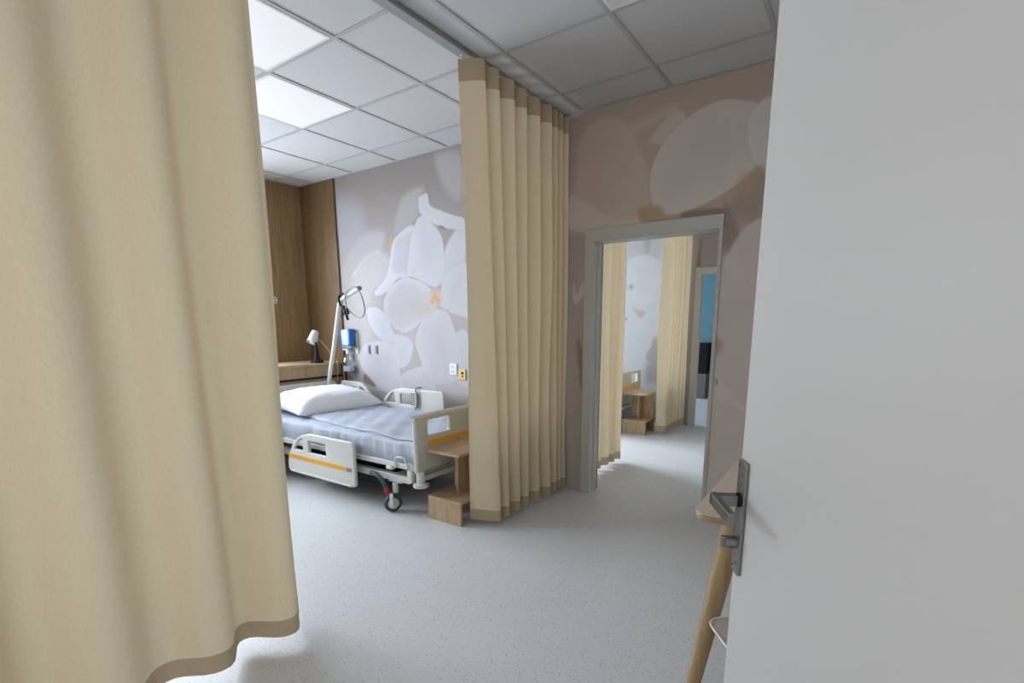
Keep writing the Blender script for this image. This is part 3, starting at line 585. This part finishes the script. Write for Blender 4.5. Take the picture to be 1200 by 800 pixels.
# corner bumpers
for y in (.045, .945):
    bm = bmesh.new(); lathe(bm, [(.030, .338), (.030, .255), (.024, .250)], lx(-2.405), y, 20); obj('corner_post', bm, M['ivory'], bed, smooth='auto')
    bm = bmesh.new(); lathe(bm, [(.030, .254), (.052, .248), (.055, .236), (.052, .224), (.034, .218)], lx(-2.405), y, 28); obj('bumper_disc', bm, M['ivory'], bed, smooth='auto')
obj('cross_rail', BX(lx(-2.42), lx(-2.385), .07, .92, .262, .298, bev=.006), M['ivory'], bed)
obj('side_bracket', BX(lx(-2.50), lx(-2.455), .005, .05, .245, .335, bev=.008), M['ivory'], bed)
# castors
def castor(x, y, swivel=0):
    S_ = Matrix.Translation((lx(x), y-.014, 0)) @ Matrix.Rotation(math.radians(swivel), 4, 'Z') @ Matrix.Translation((-lx(x), -y+.014, 0))
    c = obj('castor', box(lathe(bmesh.new(), [(.022, .215), (.022, .15), (.02, .145)], lx(x)+.02, y, 14), lx(x)+.006, lx(x)+.040, y-.052, y-.038, .045, .15, bev=.006), M['metal'], bed)
    bm = bmesh.new(); lathe(bm, [(.040, y-.033), (.058, y-.032), (.0645, y-.022), (.0645, y-.006), (.058, y+.004), (.040, y+.005)], lx(x), y, 28, 'Y', .0645); bmesh.ops.transform(bm, matrix=S_, verts=bm.verts); obj('wheel', bm, M['rubber'], c, smooth='auto')
    bm = bmesh.new(); lathe(bm, [(.001, y-.0362), (.036, y-.0360), (.040, y-.0330)], lx(x), y, 28, 'Y', .0645); bmesh.ops.transform(bm, matrix=S_, verts=bm.verts)
    obj('hub_cap', bm, M['metal'], c, smooth='auto')
    return c
cs = castor(-2.665, .03, 62)
bm = bmesh.new(); tube(bm, spline([(lx(-2.86), -.005, .262), (lx(-2.80), -.015, .268), (lx(-2.73), -.02, .235), (lx(-2.685), -.022, .175)], 6), .016, 8); obj('brake_pedal', bm, M['green'], cs, smooth='auto')
bm = bmesh.new(); tube(bm, [(lx(-2.69), -.022, .182), (lx(-2.675), -.022, .155), (lx(-2.668), -.022, .137)], [.017, .018, .012], 10); obj('pedal_tip', bm, M['red'], cs, smooth='auto')
castor(-2.665, .93); castor(-4.2, .06); castor(-4.2, .93)
# lifting pole with grab strap and clips
bm = bmesh.new(); tube(bm, spline([(lx(-4.50), .84, .40), (lx(-4.49), .84, .72), (lx(-4.36), .84, 1.11), (lx(-4.245), .84, 1.47), (lx(-4.215), .84, 1.535), (lx(-4.16), .84, 1.575), (lx(-4.03), .84, 1.62), (lx(-3.93), .84, 1.655)], 7), .0205, 12)
pole = obj('lifting_pole', bm, M['ivory'], bed, smooth='auto')
bm = bmesh.new(); lathe(bm, [(.010, lx(-3.93)), (.021, lx(-3.93)), (.021, lx(-3.905)), (.015, lx(-3.90))], 0, .84, 14, 'X', 1.657); obj('pole_cap', bm, M['grip'], pole, smooth='auto')
bm = bmesh.new(); tube(bm, spline([(lx(-4.10), .82, 1.50), (lx(-4.09), .81, 1.60), (lx(-4.02), .81, 1.655), (lx(-3.93), .81, 1.665), (lx(-3.865), .81, 1.60), (lx(-3.835), .82, 1.48), (lx(-3.86), .82, 1.405), (lx(-3.94), .82, 1.39), (lx(-4.04), .82, 1.44)], 6, True), .0065, 8, closed=True)
obj('grab_strap', bm, M['grip'], pole, smooth='auto')
bm = bmesh.new(); tube(bm, spline([(lx(-4.13), .82, 1.615), (lx(-4.185), .815, 1.60), (lx(-4.20), .815, 1.55), (lx(-4.17), .815, 1.50), (lx(-4.12), .815, 1.49)], 5), .010, 8)
tube(bm, [(lx(-4.13), .81, 1.50), (lx(-4.105), .81, 1.44), (lx(-4.075), .81, 1.37)], .013, 8); tube(bm, [(lx(-4.08), .81, 1.46), (lx(-4.13), .81, 1.43), (lx(-4.175), .81, 1.40)], .010, 8)
tube(bm, [(lx(-4.10), .80, 1.46), (lx(-4.07), .80, 1.47), (lx(-4.05), .80, 1.42)], .012, 8)
obj('hook_clip', bm, M['dark'], pole, smooth='auto')
bed2 = dup(bed, (0, WY2-WY, 0), 'second hospital bed, partly seen beyond the doorway, its footboard behind the far bedside stand')

# bedding
def heightfield(name, x0, x1, y0, y1, f, nx, ny, m, drop=None):
    bm = bmesh.new(); g = []
    for i in range(nx+1):
        r = []
        for j in range(ny+1): r.append(bm.verts.new(f(i/nx, j/ny)))
        g.append(r)
    for a, b in zip(g, g[1:]):
        for j in range(ny): bm.faces.new((a[j], b[j], b[j+1], a[j+1]))
    return bm
def wr(x, y, s=1): return s*(.0035*math.sin(9*x+4*y)+.0028*math.sin(17*x-11*y+1.3)+.002*math.sin(31*x+23*y))
def cover(x0, x1, ya, yb, ztop, zlow_near, zlow_far, rad, wrinkle=1, th=.0):
    """cloth laid over the mattress: hangs down the near and far sides; closed shell"""
    sec = []
    def path(side_n, side_f, zt, off):
        p = [(ya-off, side_n)]
        for k in range(7): a = math.pi/2*k/6; p.append((ya-off+rad-rad*math.cos(a), zt-rad+rad*math.sin(a)))
        for k in range(1, 14): p.append((ya+rad+(yb-ya-2*rad)*k/14, zt))
        for k in range(7): a = math.pi/2*k/6; p.append((yb+off-rad+rad*math.sin(a), zt-rad+rad*math.cos(a)))
        p.append((yb+off, side_f)); return p
    bm = bmesh.new(); nx = 150; outer = []; inner = []
    for i in range(nx+1):
        x = x0+(x1-x0)*i/nx
        zn = zlow_near(x) if callable(zlow_near) else zlow_near
        yn = 0
        O = path(zn, zlow_far, ztop, 0); I = path(zn, zlow_far, ztop-.008, -.008)
        ro = []
        for k, (y, z) in enumerate(O):
            dy = 0
            if k <= 5: dy = (.005*math.sin(19*x+2*math.sin(3*x))+.0035*math.sin(43*x+3*math.sin(4.3*x))*(.4+.6*abs(math.sin(2.1*x)))+.0015*math.sin(97*x+3*math.sin(7*x)))*wrinkle*(1-k/6)
            hz = (z-zn) if k == 0 else 0
            ro.append(bm.verts.new((x, y+dy, z+(wr(x, y, wrinkle) if 3 < k < len(O)-4 else 0))))
        outer.append(ro); inner.append([bm.verts.new((x, y, z)) for y, z in I])
    for S, fl in ((outer, 0), (inner, 1)):
        for a, b in zip(S, S[1:]):
            for k in range(len(a)-1):
                q = (a[k], b[k], b[k+1], a[k+1]); bm.faces.new(q if not fl else q[::-1])
    for a, b, c, d in zip(outer, outer[1:], inner, inner[1:]):
        bm.faces.new((a[0], c[0], d[0], b[0])); bm.faces.new((a[-1], b[-1], d[-1], c[-1]))
    for O, I in ((outer[0], inner[0]), (outer[-1], inner[-1])):
        for k in range(len(O)-1): bm.faces.new((O[k], O[k+1], I[k+1], I[k]))
    return bm
def bedding(dy, which):
    s = obj('fitted_sheet', cover(-4.54, -2.425, 2.338+dy, 3.262+dy, .527, lambda x: .368+.006*math.sin(7*x), .40, .03), M['sheet'], smooth=True)
    tag(s, 'white fitted sheet stretched over the mattress of the %s bed' % which, 'sheet')
bedding(0, 'nearer'); bedding(WY2-WY, 'farther')
# top sheet: its near edge drifts outwards towards the foot end
def top_sheet(dy):
    bm = bmesh.new(); nx, ny = 70, 34; top = []; bot = []
    for i in range(nx+1):
        u = i/nx; x = -4.0+(1.572)*u
        yn = 2.52-.155*min(1, u/.9)**.8+.006*math.sin(20*u)
        xs = x
        a = []; b = []
        for j in range(ny+1):
            v = j/ny; y = yn+(3.235-yn)*v
            x_ = x+(.30*v*(1-v)*(1-u)**6*0)+(1-u)**5*(.04*v)
            h = .548+wr(x_, y, 1.5)+.004*math.sin(6*x_)-(.012 if j == 0 or i in (0, nx) else 0)
            a.append(bm.verts.new((x_, y+dy, h))); b.append(bm.verts.new((x_, y+dy, .534)))
        top.append(a); bot.append(b)
    for S, fl in ((top, 0), (bot, 1)):
        for a, b in zip(S, S[1:]):
            for k in range(ny):
                q = (a[k], b[k], b[k+1], a[k+1]); bm.faces.new(q if not fl else q[::-1])
    for i in range(nx):
        for k in (0, ny): bm.faces.new((top[i][k], top[i+1][k], bot[i+1][k], bot[i][k]))
    for j in range(ny):
        for k in (0, nx): bm.faces.new((top[k][j], top[k][j+1], bot[k][j+1], bot[k][j]))
    return bm
tag(obj('top_sheet', top_sheet(0), M['linen'], smooth='auto'), 'white folded top sheet lying flat over the nearer bed', 'bedding')
tag(obj('top_sheet', top_sheet(WY2-WY), M['linen'], smooth='auto'), 'white top sheet on the bed in the second room', 'bedding')
def pillow(cx, cy, cz, a, b, h, tilt):
    bm = bmesh.new(); n = 30; top = []; bot = []
    for i in range(n+1):
        ta = []; tb = []
        for j in range(n+1):
            u, v = 2*i/n-1, 2*j/n-1
            e = (max(0, (1-u**4)*(1-v**4)))**.72
            pin = 1-.10*(1-abs(v)**2)*abs(u)**4; pin2 = 1-.08*(1-abs(u)**2)*abs(v)**4
            x = u*a*pin; y = v*b*pin2
            cr = .006*math.sin(18*u+7*v)*e*(abs(u)**2+abs(v)**2)*.8+.004*math.sin(26*v-9*u)*e
            ta.append(bm.verts.new((x, y, h*.78*e+cr))); tb.append(bm.verts.new((x, y, -h*.22*min(1, e*1.3)-.0005)))
        top.append(ta); bot.append(tb)
    for S, fl in ((top, 0), (bot, 1)):
        for p, q in zip(S, S[1:]):
            for k in range(n):
                f = (p[k], q[k], q[k+1], p[k+1]); bm.faces.new(f if not fl else f[::-1])
    bmesh.ops.remove_doubles(bm, verts=bm.verts, dist=.0008)
    R = Matrix.Rotation(math.radians(-4), 4, 'Z') @ Matrix.Rotation(math.radians(tilt), 4, 'Y')
    bmesh.ops.transform(bm, matrix=Matrix.Translation((cx, cy, cz)) @ R, verts=bm.verts)
    return bm
tag(obj('pillow', pillow(-4.14, 2.86, .594, .315, .445, .185, 5), M['pillow'], smooth=True), 'plump white pillow at the head of the nearer bed', 'pillow')
tag(obj('pillow', pillow(-4.14, 2.86+WY2-WY, .594, .315, .445, .185, 5), M['pillow'], smooth=True), 'white pillow on the bed of the second room', 'pillow')

# bed remote hung on the far rail
t = thing('bed_remote', 'grey handheld bed remote hooked over the far side rail of the nearer bed', 'remote control', (-3.385, 3.285, 0))
obj('handset', plate and BX(-.040, .030, -.020, .0, .560, .712, bev=.010, seg=3), M['ivory'], t)
bm = bmesh.new(); tube(bm, spline([(.028, -.012, .575), (.036, -.014, .62), (.036, -.014, .68), (.025, -.014, .715), (.020, .0, .738), (.03, .03, .745), (.05, .045, .74)], 5), .007, 8); tube(bm, spline([(.0, -.012, .575), (.012, -.016, .56), (.015, -.012, .545)], 4), .006, 8); obj('hook', bm, M['grip'], t, smooth='auto')
for r in range(6):
    for c_ in (-.022, .006): obj('button', BX(c_-.009, c_+.009, -.0225, -.018, .583+r*.020, .596+r*.020, bev=.001, seg=1), M['key'], t)

# bedside stands
def stand(loc, label):
    t = thing('bedside_stand', label, 'bedside table', loc, 'stepped oak bedside stands')
    obj('tabletop', BX(0, .29, 0, .40, .472, .492, bev=.0015, seg=1), M['oak2'], t)
    bm = bmesh.new(); box(bm, 0, .29, 0, .40, .148, .168, bev=.001, seg=1); obj('base_shelf', bm, M['oak2'], t)
    obj('front_panel', BX(.0, .29, .001, .021, 0, .148, bev=.001, seg=1), M['oak3'], t)
    obj('rear_panel', BX(.0, .29, .285, .305, .0, .148, bev=.001, seg=1), M['oak3'], t)
    obj('back_upright', BX(.012, .29, .265, .285, .168, .472, bev=.001, seg=1), M['oak3'], t)
    obj('centre_upright', BX(.125, .147, .15, .265, .168, .472, bev=.001, seg=1), M['oak3'], t)
    return t
s1 = stand((-2.362, 2.375, 0), 'oak bedside stand with stepped base in front of the nearer bed footboard')
dup(s1, (.03, 5.72-2.375, 0), 'oak bedside stand seen through the doorway beside the farther bed')

# ------------------------------------------------------------------ oak ledge, lamp and wall things
t = thing('ledge_unit', 'oak ledge unit with dark groove along the wall behind the headboard', 'shelf', (LX+.001, 1.6, 0))
obj('ledge_top', BX(0, .555, 0, 1.85, .905, .930, bev=.003), M['oak2'], t)
obj('fascia', BX(0, .535, .01, 1.845, .79, .905), M['oak3'], t)
obj('groove', BX(0, .525, .01, 1.845, .765, .79), M['groove'], t)
obj('lower_front', BX(0, .535, .01, 1.845, .0, .765), M['oak3'], t)
t = thing('reading_lamp', 'small lamp with pale cone shade and black stem on the oak ledge', 'lamp', (-4.735, 3.20, .930))
bm = bmesh.new(); lathe(bm, [(.066, 0), (.066, .020), (.060, .027), (.035, .033), (.022, .09), (.015, .16), (.013, .20)], 0, 0, 28); obj('lamp_base', bm, M['dark'], t, smooth='auto')
bm = bmesh.new(); lathe(bm, [(.030, .0), (.036, .004), (.054, .128), (.060, .132), (.055, .128), (.040, .10)], 0, 0, 28)
R = Matrix.Translation((-.020, .020, .328)) @ Vector((.10, -.42, -.80)).to_track_quat('Z', 'Y').to_matrix().to_4x4() 
bmesh.ops.transform(bm, matrix=R, verts=bm.verts); sh = obj('lamp_shade', bm, M['lampw'], t, smooth='auto')
bm = bmesh.new(); bmesh.ops.create_uvsphere(bm, u_segments=16, v_segments=10, radius=.032); bmesh.ops.transform(bm, matrix=R @ Matrix.Translation((0, 0, .108)), verts=bm.verts); obj('bulb', bm, M['bulb'], sh, smooth=True)
bm = bmesh.new(); tube(bm, [(0, 0, .19), (-.002, .004, .245)], .010, 8); obj('swivel', bm, M['dark'], t, smooth='auto')
bm = bmesh.new(); tube(bm, spline([(-4.70, 3.22, 1.17), (-4.68, 3.28, 1.10), (-4.655, 3.33, 1.00), (-4.625, 3.36, .95), (-4.61, 3.36, .86), (-4.615, 3.35, .76), (-4.62, 3.34, .66)], 6), .0035, 6)
tag(obj('lamp_cable', bm, M['cable'], smooth='auto'), 'thin beige cable looping down from the reading lamp behind the pole', 'cable')
bm = bmesh.new(); tube(bm, spline([(-4.53, 3.44, 1.02), (-4.57, 3.43, .99), (-4.60, 3.42, .93), (-4.60, 3.42, .84), (-4.58, 3.41, .78), (-4.56, 3.40, .66), (-4.545, 3.40, .55)], 6), [.004]*18+[.008]*19, 6)
tag(obj('supply_hose', bm, M['orange'], smooth='auto'), 'orange brown hose hanging on the oak cladding below the clear bottle', 'hose')
# white ring hook on the oak wall
bm = bmesh.new(); tube(bm, [(LX+.018, 3.052+.024*math.cos(a*math.pi/10), 1.583+.030*math.sin(a*math.pi/10)) for a in range(20)], .0065, 8, closed=True); tube(bm, [(LX, 3.052, 1.583), (LX+.02, 3.052, 1.583)], .010, 8)
tag(obj('ring_hook', bm, M['ring'], smooth='auto'), 'small white ring hook on the oak wall beside the left curtain', 'hook')
# blue and clear wipes pack in a wall holder
t = thing('wipes_pack', 'blue and clear plastic pack in a wall holder above the clear bottle', 'dispenser', (-4.59, WY-.0005, 1.09))
obj('holder', BX(.02, .19, -.09, -.001, -.005, .012, bev=.003), M['grip'], t)
bm = bmesh.new(); box(bm, .02, .165, -.085, -.012, .014, .185, bev=.02, seg=3); obj('film_body', bm, M['film'], t, smooth='auto')
obj('blue_band', BX(.135, .172, -.088, -.010, .012, .190, bev=.012, seg=3), M['blue'], t, smooth='auto')
obj('blue_band', BX(.010, .040, -.088, -.010, .012, .182, bev=.010, seg=3), M['blue'], t, smooth='auto')
obj('paper_sleeve', BX(.15, .205, -.010, -.001, -.07, .15, bev=.004), M['cream'], t)
t = thing('drip_bottle', 'clear plastic bottle hung on the wall below the blue pack', 'bottle', (-4.50, WY-.055, .83))
bm = bmesh.new(); lathe(bm, [(.045, 0), (.062, .008), (.064, .10), (.062, .135), (.045, .165), (.020, .185), (.018, .205)], 0, 0, 24); obj('bottle_body', bm, M['clear'], t, smooth='auto')
bm = bmesh.new(); lathe(bm, [(.022, .20), (.022, .235), (.015, .24)], 0, 0, 16); box(bm, -.075, -.02, -.012, .012, .225, .245, bev=.003); obj('cap', bm, M['white'], t, smooth='auto')
bm = bmesh.new(); box(bm, .0, .045, -.066, -.062, .115, .121); box(bm, .02, .055, -.0655, -.0615, .105, .111); obj('scale_mark', bm, M['key'], t)
obj('liquid', lathe(bmesh.new(), [(.043, .003), (.058, .01), (.060, .06)], 0, 0, 24), M['film'], t, smooth='auto')
obj('wall_bracket', BX(-.02, .02, .018, .054, .12, .18, bev=.003), M['white'], t)
for x, lab in ((-4.220, 'left grey wall switch of the pair on the floral wall above the bed'), (-4.106, 'right grey wall switch of the pair on the floral wall above the bed')):
    t = thing('wall_switch', lab, 'switch', (x, WY-.0005, 1.07), 'grey wall switches')
    obj('switch_plate', BX(-.017, .017, -.010, -.0005, -.045, .045, bev=.003), M['switch'], t); obj('rocker', BX(-.008, .008, -.014, -.009, -.03, .03, bev=.002), M['grip'], t)
t = thing('wall_socket', 'white wall socket on the floral wall near the middle curtain', 'socket', (-3.065, WY-.0005, .917))
obj('socket_plate', BX(-.045, .045, -.011, -.0005, -.055, .055, bev=.004), M['white'], t)
bm = bmesh.new()
for z in (-.022, .022): lathe(bm, [(.015, -.0112), (.015, -.0125)], -.008, 0, 18, 'Y', z)
obj('socket_well', bm, M['off'], t)
bm = bmesh.new()
for z in (-.022, .022):
    for q in (-.006, .006): lathe(bm, [(.0028, -.0128), (.0028, -.0135)], -.008+q, 0, 8, 'Y', z)
obj('socket_hole', bm, M['key'], t)
t = thing('wall_socket', 'yellow wall socket with dark holes at the edge of the middle curtain', 'socket', (-2.962, WY-.0005, .875))
obj('socket_plate', BX(-.045, .045, -.011, -.0005, -.05, .05, bev=.004), M['yellow'], t)
bm = bmesh.new(); lathe(bm, [(.012, -.0112), (.012, -.014)], .008, 0, 16, 'Y', .012); lathe(bm, [(.008, -.0112), (.008, -.014)], .010, 0, 16, 'Y', -.016); obj('socket_hole', bm, M['dark'], t)

# ------------------------------------------------------------------ table and chair behind the open door
t = thing('side_table', 'light laminate table with rounded corners and tapered wooden legs, behind the open door', 'table', (-.385, 1.525, 0))
W_, L_ = .67, .80
plate('tabletop', rounded(R4(0, W_, 0, L_), .05, 6), [], .006, .001, XY(.747), M['lamin'], t)
plate('table_edge', rounded(R4(.002, W_-.002, .002, L_-.002), .05, 6), [], .020, .006, XY(.734), M['beech'], t)
for cx, cy, sx, sy in ((.085, .10, -1, -1), (W_-.085, .10, 1, -1), (.085, L_-.1, -1, 1), (W_-.085, L_-.1, 1, 1)):
    bm = bmesh.new(); cx += .025 if cy < .5 else .16*(sx < 0); b_ = (cx+sx*.095*(1 if cy < .5 else .2) if sx < 0 else cx+.03, cy+sy*.10, 0); tube(bm, [(cx, cy, .724), ((cx+b_[0])/2, (cy+b_[1])/2, .362), b_], [.034, .028, .018], 18); obj('leg', bm, M['beech'], t, smooth='auto')
t = thing('stool', 'low stool with thin pale rounded seat tucked beside the table leg behind the door', 'stool', (-.305, 1.445, 0))
U = Vector((.61, -.79, 0)).normalized(); V = Vector((.79, .61, 0)).normalized()
plate('seat', rounded(R4(0, .36, 0, .36), .05, 6), [], .010, .002, basis((0, 0, .452), U, V, (0, 0, 1)), M['seat'], t)
rim = rounded(R4(0, .36, 0, .36), .05, 6)
bm = bmesh.new(); tube(bm, [tuple(U*a+V*b+Vector((0, 0, .456))) for a, b in rim], .0035, 6, closed=True); obj('seat_rim', bm, M['seatedge'], t, smooth='auto')
for a, b in ((.11, .11), (.25, .11), (.11, .25), (.25, .25)):
    p = U*a+V*b; q = U*(a+(a-.18)*.3)+V*(b+(b-.18)*.3); bm = bmesh.new(); tube(bm, [p+Vector((0, 0, .448)), q], [.014, .010], 12); obj('leg', bm, M['beech'], t, smooth='auto')

# ------------------------------------------------------------------ narrow upright stand in the teal room
t = thing('upright_cabinet', 'narrow upright cabinet, black above and grey below, against the teal wall', 'cabinet', (-2.30, 9.37, 0))
obj('lower_body', BX(-.095, .095, -.26, 0, 0, .44, bev=.006), M['greyc'], t)
obj('upper_body', BX(-.095, .095, -.25, 0, .442, .975, bev=.010), M['dark'], t)
obj('plinth', BX(-.09, .09, -.25, -.01, -.0, .012), M['dark'], t)
